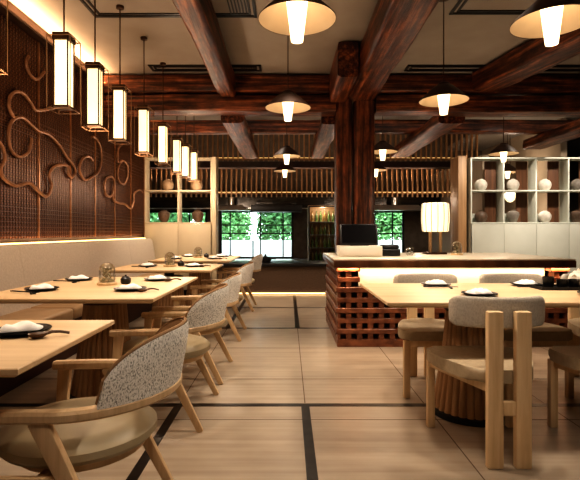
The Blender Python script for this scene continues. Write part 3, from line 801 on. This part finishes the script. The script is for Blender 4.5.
MB().box(-.1, .1, -.1, .1, 0, .075, .012, 3).build('body', MT['blackmet'], t)
MB().box(-.092, .092, -.085, .085, .0755, .12, .018, 3).build('cover', MT['blackmet'], t)
t = thing('glass_bowl', 'small round glass on the counter between printer and lamp', 'glass', (1.36, 5.25, KZ))
MB().lathe([(.0, .0), (.03, .0), (.045, .02), (.052, .05), (.042, .08), (.034, .09), (.032, .09), (.04, .079), (.049, .05), (.042, .022), (.0, .006)], 28).build('bowl', MT['dome'], t)
# paper table lamp
t = thing('table_lamp', 'glowing ribbed paper drum lamp on twin stems on the counter', 'lamp', (1.74, 5.55, KZ))
MB().box(-.13, .11, -.09, .09, 0, .022, .006).build('base', MT['bronzedark'], t)
for s in (-1, 1): MB().box(s * .06 - .014, s * .06 + .014, -.02, .02, .022, .28, .003).build('stem', MT['tan'], t)
sh = MB().lathe([(.14, .262), (.152, .275), (.162, .40), (.162, .48), (.155, .588), (.14, .60)], 72, flute=18, amp=.02).build('lamp_shade', MT['e_lamp'], t)
b = MB()
for k in range(14):
    a = 2 * PI * k / 14 + .1
    b.tube([(r * math.cos(a), r * math.sin(a), z) for r, z in ((.141, .262), (.1535, .275), (.1635, .40), (.1635, .48), (.1565, .588), (.141, .60))], .003, 6)
b.build('shade_ribs', MT['spoon'], t)
light('POINT', (1.74, 5.55, KZ + .75), 6, (1, .75, .45), .12)

# ------------------------------------------------------------------ SHELF CABINETS + VASES
def shelf_unit(x0, ncol, cell, label, m, md, y0=YS, dep=.26, zs=(1.267, 1.83, 2.40), endpost=0.):
    t = thing('shelf_cabinet', label, 'shelf', (x0, y0, 0))
    w = ncol * cell; tk = .026
    for k in range(ncol + 1): MB().box(k * cell - tk / 2, k * cell + tk / 2, 0, dep, .09, zs[2], .003).build('upright', m, t)
    for z in zs: MB().box(-tk / 2 - .002, w + tk / 2 + .002, -.004, dep, z - tk / 2, z + tk / 2, .003).build('shelf_board', m, t)
    for k in range(ncol):
        d = MB().box(k * cell + .0025, (k + 1) * cell - .0025, -.012, .0, .10, zs[0] - .018, .002).build('door', md, t)
    MB().box(-.01, w + .01, .0, dep, .1, zs[0] - .02).build('carcass', md, t, smooth=False)
    MB().box(.0, w, .03, dep, .0, .1).build('plinth', MT['blackmet'], t, smooth=False)
    if endpost: MB().box(w + tk / 2 + .001, w + tk / 2 + endpost, -.01, dep, 0, zs[2] + .02, .004).build('end_panel', m, t)
    return t
rs = shelf_unit(3.20, 5, .5665, 'pale grey-green open display shelf with doors below, on the right', MT['greige'], MT['greigedoor'])
for k in range(5):
    MB().box(.5665 * k + .34, .5665 * k + .54, .262, .28, 1.28, 2.38).build('timber_back', MT['brownback'], rs, smooth=False)
    MB().box(.5665 * k + .03, .5665 * k + .325, .262, .275, 1.28, 1.44).build('low_back', MT['greigedoor'], rs, smooth=False)
shelf_unit(-2.50, 2, .58, 'cream open display shelf with doors below, behind the far bench table', MT['creampaint'], MT['creampaint'], endpost=.075)
def make_vase(loc, label, m, r=.115, kind=0):
    if kind == 0: prof = [(0, 0), (.055, 0), (.075, .006), (.105, .05), (.117, .105), (.108, .15), (.08, .19), (.045, .208), (.033, .212), (.034, .222), (.026, .222), (.024, .205), (0, .2)]
    else: prof = [(0, 0), (.058, 0), (.07, .01), (.098, .08), (.116, .145), (.104, .19), (.06, .212), (.052, .216), (.058, .234), (.05, .235), (.044, .214), (0, .2)]
    k = r / .117
    o = MB().lathe([(a * k, z * k) for a, z in prof], 36).build('vase', MT[m], None, loc)
    return tag(o, label, 'vase', 'vases on the display shelves')
cols = ['first', 'second', 'third', 'fourth', 'fifth']
C5 = .5665
for k, m in enumerate(('vasew', 'vasew', 'vasew', 'vaseg')):
    make_vase((3.20 + C5 * (k + .5) - .06, 8.34, 1.8475), 'round %s vase on the right shelf, upper row, %s cell from left' % ('grey' if m == 'vaseg' else 'pale', cols[k]), m, .108)
for k, m in enumerate(('vased', 'vaseg', 'vasew', 'vased')):
    make_vase((3.20 + C5 * (k + .5) - .06, 8.34, 1.2845), 'round %s vase on the right shelf, lower row, %s cell from left' % ({'vased': 'dark brown', 'vaseg': 'grey', 'vasew': 'pale'}[m], cols[k]), m, .108, k % 2)
make_vase((-2.13, 8.34, 1.8475), 'tan round vase on the cream shelf, upper left cell', 'vaset', .105)
make_vase((-1.62, 8.34, 1.8475), 'tan round vase on the cream shelf, upper right cell', 'vaset', .105)
make_vase((-2.20, 8.34, 1.2845), 'dark brown shouldered vase on the cream shelf, lower left cell', 'vased', .108, 1)
make_vase((-1.60, 8.34, 1.2845), 'brown shouldered vase on the cream shelf, lower right cell', 'vased', .108, 1)
# ------------------------------------------------------------------ SLAT SCREEN
SY = 10.0
t = thing('slat_screen', 'hanging two-tier timber slat screen above the kitchen', 'screen', (0, SY, 0))
b = MB()
x = -4.3
i = 0
while x < 4.05:
    b.box(x - .015, x + .015, -.03, .03, 2.62, 3.88); x += .108; i += 1
b.build('upper_slats', MT['slat'], t, smooth=False)
b = MB(); x = -4.24
while x < 3.6:
    b.box(x - .015, x + .015, .07, .13, 1.86, 2.46); x += .108
b.build('lower_slats', MT['slat'], t, smooth=False)
MB().box(-4.38, 3.61, .035, .06, 2.645, 2.69).build('rail', MT['slat'], t, smooth=False)
MB().box(-4.38, 3.61, .135, .16, 1.93, 1.965).build('rail', MT['slat'], t, smooth=False)
MB().box(-4.38, 3.61, -.045, .25, 2.48, 2.60).build('rack_board', MT['rack'], t, smooth=False)
MB().box(-4.38, 3.61, .062, .072, 2.69, 2.70).build('light_strip', MT['e_strip'], t, smooth=False)
MB().box(-4.38, 3.61, .162, .172, 1.965, 1.975).build('light_strip', MT['e_strip'], t, smooth=False)
t = thing('timber_column', 'light wood panel between the kitchen and right shelf', 'panel', (3.08, 8.4, 0))
MB().box(-.075, .075, -.1, .3, 0, 2.44, .004).build('board', MT['walnut'], t)
MB().box(-.08, .08, -.105, .305, 2.441, 2.455).build('cap', MT['walnut'], t)

# ------------------------------------------------------------------ KITCHEN
t = thing('kitchen_counter', 'low brown kitchen half wall with a black worktop', 'counter', (0, 8.33, 0))
MB().box(-1.25, 2.96, 0, .16, .05, .50).build('front_panel', MT['halfwall'], t, smooth=False)
MB().box(-1.25, 2.96, .04, .16, 0, .05).build('plinth', MT['blackmet'], t, smooth=False)
MB().box(-1.25, 2.96, .01, .038, .012, .03).build('light_strip', MT['e_strip'], t, smooth=False)
MB().box(-1.25, 2.96, -.05, .9, .501, .55, .005).build('worktop', MT['blackmet'], t)
t = thing('rear_worktop', 'steel worktop under the kitchen windows', 'counter', (-.6, 11.6, 0))
MB().box(-2.6, 3.5, -.25, .35, .02, .40).build('cabinet_front', MT['darksteel'], t, smooth=False)
MB().box(-2.62, 3.52, -.28, .36, .401, .43, .004).build('worktop', MT['steel'], t)
t = thing('range_hood', 'long black exhaust hood before the kitchen window', 'hood', (-.25, 10.5, 1.56))
MB().box(-.56, .56, -.2, .35, 0, .14, .006).build('canopy', MT['blackmet'], t)
MB().box(-.45, .45, -.1, .3, .141, .24, .006).build('upper_duct', MT['darksteel'], t)
t = thing('exhaust_duct', 'bright steel hood beside the black hood', 'hood', (-1.25, 10.7, 1.60))
b = MB(); b._verts([(-.38, -.2, 0), (.38, -.2, 0), (.38, .3, 0), (-.38, .3, 0), (-.3, -.1, .12), (.2, -.1, .12), (.2, .25, .12), (-.3, .25, .12)], [(3, 2, 1, 0), (4, 5, 6, 7), (0, 1, 5, 4), (1, 2, 6, 5), (2, 3, 7, 6), (3, 0, 4, 7)])
b.build('canopy', MT['steel'], t, smooth=False)
MB().lathe([(.07, .12), (.07, .3)], 24, (-.05, .08, 0)).build('pipe', MT['steel'], t)
t = thing('exhaust_hood', 'steel hood right of the posts above the cooking line', 'hood', (2.45, 10.7, 1.60))
b = MB(); b._verts([(-.6, -.2, 0), (.6, -.2, 0), (.6, .3, 0), (-.6, .3, 0), (-.5, -.1, .12), (.5, -.1, .12), (.5, .25, .12), (-.5, .25, .12)], [(3, 2, 1, 0), (4, 5, 6, 7), (0, 1, 5, 4), (1, 2, 6, 5), (2, 3, 7, 6), (3, 0, 4, 7)])
b.build('canopy', MT['steel'], t, smooth=False)
MB().lathe([(.07, .12), (.07, .3)], 24, (.0, .08, 0)).build('pipe', MT['steel'], t)
o = MB().box(-4.39, 3.61, 0, .06, 0, .42).build('soffit_panel', MT['darksteel'], None, (0, 11.12, 1.66), smooth=False)
tag(o, 'dark glossy panel across the kitchen under the slat screen', 'panel')
MB().box(-4.38, 3.6, -.02, -.001, -.005, .02).build('edge_trim', MT['steel'], o, smooth=False)
# bottle cabinet
t = thing('bottle_cabinet', 'tall glazed cabinet of bottles right of the kitchen window', 'cabinet', (.78, 10.4, 0))
b = MB(); b.box(-.33, -.29, 0, .4, .0, 1.70); b.box(.29, .33, 0, .4, .0, 1.70); b.box(-.29, .29, 0, .4, 1.66, 1.70); b.box(-.29, .29, .37, .4, 0, 1.66); b.box(-.29, .29, 0, .4, 0, .45)
b.build('carcass', MT['walnut'], t, smooth=False)
SHZ = (.47, .76, 1.05, 1.34)
for z in SHZ: MB().box(-.289, .289, .02, .365, z - .012, z).build('shelf_board', MT['steel'], t, smooth=False)
d = MB(); d.box(-.33, -.30, -.02, 0, .42, 1.69); d.box(.30, .33, -.02, 0, .42, 1.69); d.box(-.30, .30, -.02, 0, 1.66, 1.69); d.box(-.30, .30, -.02, 0, .42, .45)
dd = d.build('door', MT['blackmet'], t, smooth=False)
MB().box(-.299, .299, -.012, -.008, .451, 1.659).build('door_pane', MT['glass'], dd, smooth=False)
pb = None
rows = ['lowest', 'second', 'third', 'top']
for r, z in enumerate(SHZ):
    for k in range(6):
        loc = (.78 - .235 + k * .094, 10.58, z + .001)
        lb = '%s bottle in the glazed cabinet, %s shelf, %s from left' % ('amber' if (r + k) % 3 == 0 else 'green', rows[r], ['first', 'second', 'third', 'fourth', 'fifth', 'sixth'][k])
        o = MB().lathe([(0, 0), (.033, 0), (.036, .01), (.036, .13), (.015, .175), (.013, .235), (.016, .24), (0, .241)], 16).build('bottle', MT['bottleamber' if (r + k) % 3 == 0 else 'bottle'], None, loc)
        tag(o, lb, 'bottle', 'bottles in the glazed cabinet')
t = thing('cooking_pot', 'black cooking pot with a knobbed lid on the kitchen worktop', 'pot', (-.42, 8.75, .5505))
MB().lathe([(0, 0), (.09, 0), (.105, .015), (.108, .075), (.103, .078), (0, .078)], 32).build('body', MT['black'], t)
MB().lathe([(.106, .079), (.08, .095), (.03, .108), (.015, .12), (.022, .135), (.018, .145), (0, .148)], 28).build('lid', MT['black'], t)
b = MB(); b.tube([(.1, 0, .055), (.15, 0, .06), (.2, 0, .06)], .01, 8); b.build('handle', MT['black'], t)

# ------------------------------------------------------------------ LANTERNS
def make_lantern(loc, label):
    t = thing('hanging_lantern', label, 'lantern', loc, 0, 'rectangular lanterns in a row along the bench')
    zb, zt = 0., .48
    MB().box(-.043, .043, -.043, .043, .035, .475, .002).build('glowing_box', MT['e_lantern'], t)
    b = MB()
    for sx in (-1, 1):
        for sy in (-1, 1): b.box(sx * .047 - .0038, sx * .047 + .0038, sy * .047 - .0038, sy * .047 + .0038, .028, .485)
    for z0, z1 in ((.020, .034),):
        b.box(-.051, .051, -.051, .051, z0, z1)
    b.build('inner_frame', MT['bronzedark'], t, smooth=False)
    MB().box(-.056, .056, -.056, .056, .476, .525, .002).build('cap', MT['bronzedark'], t, smooth=False)
    b = MB(); a = .078; q = .0022
    for sx in (-1, 1):
        for sy in (-1, 1): b.box(sx * a - q, sx * a + q, sy * a - q, sy * a + q, .0, .50)
    for z in (.004, .496):
        for s in (-1, 1):
            b.box(-a, a, s * a - q, s * a + q, z - q, z + q); b.box(s * a - q, s * a + q, -a, a, z - q, z + q)
        b.box(-a, a, -.0032, .0032, z - q, z + q) if z > .1 else None
    for s in (-1, 1):
        b.bar((s * a, s * a, .496), (s * .055, s * .055, .496), .004, .004); b.bar((s * a, -s * a, .496), (s * .06, -s * .055, .496), .004, .004)
        b.bar((s * a, s * a, .004), (s * .055, s * .055, .026), .004, .004); b.bar((s * a, -s * a, .004), (s * .055, -s * .055, .026), .004, .004)
    b.build('outer_frame', MT['brass'], t, smooth=False)
    MB().lathe([(.0055, .525), (.0055, CZ - loc[2] - .028)], 10).build('rod', MT['bronzedark'], t)
    MB().lathe([(.02, CZ - loc[2] - .03), (.035, CZ - loc[2] - .025), (.035, CZ - loc[2])], 20).build('ceiling_rose', MT['bronzedark'], t)
    return t
LX, LZ = -1.55, 1.935
LD = [2.39, 3.22, 3.78, 4.35, 5.05, 5.82, 6.70, 7.2, 7.72]
LPX = [-12, 64, 95, 120, 144, 163, 177, 185.5, 194]
for i, d in enumerate(LD):
    LX = (LPX[i] - VX) * d / F if i else -1.55
    lb = ('brass-framed glowing lantern at the upper left photo edge, mostly cut off' if i == 0 else
          'brass-framed glowing lantern, %s in the row from the camera' % ORD[i] if i < 8 else 'brass-framed glowing lantern farthest from the camera, last in the row')
    if i == 0: lan = make_lantern((LX, d, LZ), lb)
    else: dup(lan, (LX, d, LZ), lb)

# ------------------------------------------------------------------ CONE PENDANTS
def make_pendant(loc, label):
    t = thing('cone_pendant', label, 'pendant lamp', loc, 0, 'cone pendant lamps')
    MB().lathe([(.213, .0), (.214, .004), (.175, .045), (.125, .09), (.085, .125), (.055, .14), (.05, .155), (.03, .165), (.012, .168)], 56, cap=False).build('shade', MT['shade_out'], t)
    MB().lathe([(.2115, .001), (.172, .042), (.122, .087), (.083, .120), (.05, .135), (.0, .136)], 56, cap=False).build('shade_lining', MT['shade_in'], t)
    MB().lathe([(.028, -.118), (.033, -.120), (.062, .118), (.06, .119), (.0, .119)], 44, flute=22, amp=.06).build('glow_tube', MT['e_tube'], t)
    MB().lathe([(.0045, .166), (.0045, CZ - loc[2] - .028)], 8).build('rod', MT['bronzedark'], t)
    MB().lathe([(.018, CZ - loc[2] - .03), (.05, CZ - loc[2] - .022), (.05, CZ - loc[2])], 24).build('ceiling_rose', MT['bronzedark'], t)
    return t
PZ = 2.275
PL = [(.05, 2.58, 'cone pendant lamp nearest the camera over the aisle'), (0.0, 4.42, 'cone pendant lamp over the aisle before the crossbeam'),
      (-.02, 7.25, 'cone pendant lamp over the aisle beyond the crossbeam'), (-.06, 9.0, 'small cone pendant lamp farthest down the aisle'),
      (1.47, 2.62, 'cone pendant lamp over the right table, at the upper right corner'), (1.385, 4.18, 'cone pendant lamp above the brick counter, right of the posts'),
      (1.38, 6.85, 'cone pendant lamp just right of the posts'), (1.66, 8.9, 'cone pendant lamp half hidden behind the posts, farther back'),
      (3.22, 7.02, 'cone pendant lamp in front of the right display shelf'), (4.3, 9.2, 'dim cone pendant lamp behind the one before the right shelf')]
for i, (x, y, lb) in enumerate(PL):
    if i == 0: pn = make_pendant((x, y, PZ), lb)
    else: dup(pn, (x, y, PZ), lb)
    if y < 8 or x > 4: light('SPOT', (x, y, PZ - .135), 34 if y < 5 else 26, (1, .83, .62), .06, ang=150, blend=.8)
t = thing('globe_pendant', 'small glowing globe hanging behind the right shelf', 'pendant lamp', (4.45, 9.42, 1.70))
MB().lathe([(0, 0), (.05, .015), (.09, .06), (.105, .12), (.10, .18), (.08, .21), (0, .215)], 28).build('globe', MT['e_lamp'], t)
MB().lathe([(.006, .215), (.006, 1.49)], 8).build('rod', MT['bronzedark'], t)

# ------------------------------------------------------------------ OUTSIDE
struct(MB().box(-9, 9, 12.3, 26, -.2, -.02).build('ground', MT['ground'], smooth=False))
o = MB().box(-9, 9, 0, .2, 0, .88).build('garden_wall', MT['extwhite'], None, (0, 14.2, -.02), smooth=False)
tag(o, 'white garden wall outside the kitchen window', 'wall')
def tree(x, y, label, seed, m):
    rnd = random.Random(seed)
    t = thing('tree', label, 'tree', (x, y, -.02))
    MB().tube([(0, 0, 0), (.05, 0, .8), (-.03, .05, 1.6), (.02, 0, 2.3)], lambda q: .09 - .05 * q, 10).build('trunk', MT['bark'], t)
    b = MB()
    for k in range(4200):
        a, e, r = rnd.uniform(0, 2 * PI), rnd.uniform(-1, 1), rnd.random() ** .5
        c = Vector((.86 * r * math.cos(a), .8 * r * math.sin(a), 1.65 + 1.15 * r * e))
        u = Vector((rnd.uniform(-1, 1), rnd.uniform(-1, 1), rnd.uniform(-1, .4))).normalized() * rnd.uniform(.07, .13)
        v = u.orthogonal().normalized() * .04
        b._verts([c - u, c + v, c + u, c - v], [(0, 1, 2, 3)])
    b.build('foliage', m, t, smooth=False)
tree(-4.1, 16.0, 'leafy green tree outside behind the cream shelf', 1, MT['leafdark'])
tree(-2.1, 15.9, 'leafy green tree outside, left half of kitchen window', 2, MT['leaf'])
tree(-.2, 16.2, 'leafy green tree outside, right half of kitchen window', 3, MT['leafdark'])
tree(1.7, 16.1, 'leafy green tree outside, hidden partly by the posts', 4, MT['leafdark'])
tree(3.6, 15.8, 'leafy green tree outside right of the posts', 5, MT['leaf'])

# ------------------------------------------------------------------ WORLD + LIGHTS + CAMERA
w = bpy.data.worlds.new('world'); SC.world = w; w.use_nodes = True
bg = w.node_tree.nodes['Background']; bg.inputs[0].default_value = (.80, .92, 1, 1); bg.inputs[1].default_value = 6.5
light('POINT', (4.45, 9.42, 2.35), 10, (1, .8, .55), .1)  # added fill point to brighten the rear-right walls, no fixture
light('POINT', (4.3, 8.95, 1.6), 3, (1, .8, .55), .1)  # second added fill point behind the right shelf
light('SPOT', (.45, .55, 2.25), 26, (1, .84, .66), .08, ang=150, blend=.8)  # added unseen fill spot, brightens the near chair backs
# lanterns' wash on the wall and bench
for d in LD[::2]: light('POINT', (LX, d, LZ - .12), 11, (1, .74, .46), .08)
# recessed downlights over tables, counter, floor; shelf and near-camera spots are added fill
for x, y, e, a in ((-1.25, 1.75, 60, 42), (-1.25, 3.25, 85, 46), (-1.25, 5.0, 70, 42), (-1.25, 6.75, 80, 46), (1.2, 2.85, 60, 42), (2.0, 2.95, 50, 40),
                (.1, 3.9, 60, 60), (1.2, 5.2, 75, 50), (2.3, 5.2, 75, 50), (-.4, 7.4, 60, 60), (3.8, 7.0, 70, 75), (5.2, 7.0, 50, 75), (-1.9, 7.3, 50, 70), (1.0, .5, 34, 90)):
    light('SPOT', (x, y, CZ - .02), e, (1, .86, .66), .05, ang=a, blend=.8)
light('AREA', (1.8, 6.56, 3.02), 14, (1, .84, .64), 8, rot=(math.radians(150), 0, 0), sy=.05)
# cove: upward wash on ceiling
light('AREA', (XL + .10, 3.0, 3.06), 42, (1, .60, .24), .04, rot=(PI, 0, 0), sy=10)
light('AREA', (-2.47, 3.5, 1.02), 9, (1, .62, .24), .03, rot=(PI, 0, 0), sy=9)
for x in (3.6, 5.0): light('SPOT', (x, 6.9, CZ - .05), 130, (1, .88, .72), .06, rot=(math.radians(38), 0, 0), ang=80, blend=.8)  # added tilted spots without fixtures, brighten the right shelf
light('SPOT', (-1.7, 6.9, CZ - .05), 16, (1, .85, .64), .06, rot=(math.radians(38), 0, 0), ang=70, blend=.8)  # same kind of added spot for the cream shelf
# counter recess glow
light('AREA', (cx, CY0 + .05, .755), 3.2, (1, .66, .30), 2.15, sy=.04)
light('AREA', (0.7, 8.28, .06), 1.2, (1, .66, .36), 3.4, rot=(math.radians(20), 0, 0), sy=.04)
light('POINT', (.78, 10.45, 1.62), 4, (1, .82, .6), .05)
for x in (CX0 + .1, CX1 - .08): light('AREA', (x, CY0 - .02, .76), .9, (1, .55, .18), .2, sy=.02)
# kitchen points without fixtures; area lights washing the slat screen upward
for x in (-1.2, 1.2, 2.6): light('POINT', (x, 9.4, 1.75), 7, (1, .78, .55), .08)
for x in (-2.0, 0, 2.2): light('AREA', (x, 10.25, 2.2), 13, (1, .7, .4), 1.8, rot=(math.radians(180), 0, 0), sy=.05)

cd = bpy.data.cameras.new('camera'); cam = bpy.data.objects.new('camera', cd); COL.objects.link(cam)
cd.sensor_fit = 'HORIZONTAL'; cd.sensor_width = 36; cd.lens = F / 580 * 36
cd.shift_x = (290 - VX) / 580; cd.shift_y = -(240 - VY) / 580
cam.location = (0, 0, H); cam.rotation_euler = (PI / 2, 0, 0); cd.clip_start = .05
SC.camera = cam
SC.view_settings.view_transform = 'Standard'
try: SC.view_settings.look = 'High Contrast'
except TypeError: print('LOOK FAILED')
SC.view_settings.exposure = 0.55
SC.cycles.use_denoising = True
SC.cycles.max_bounces = 8
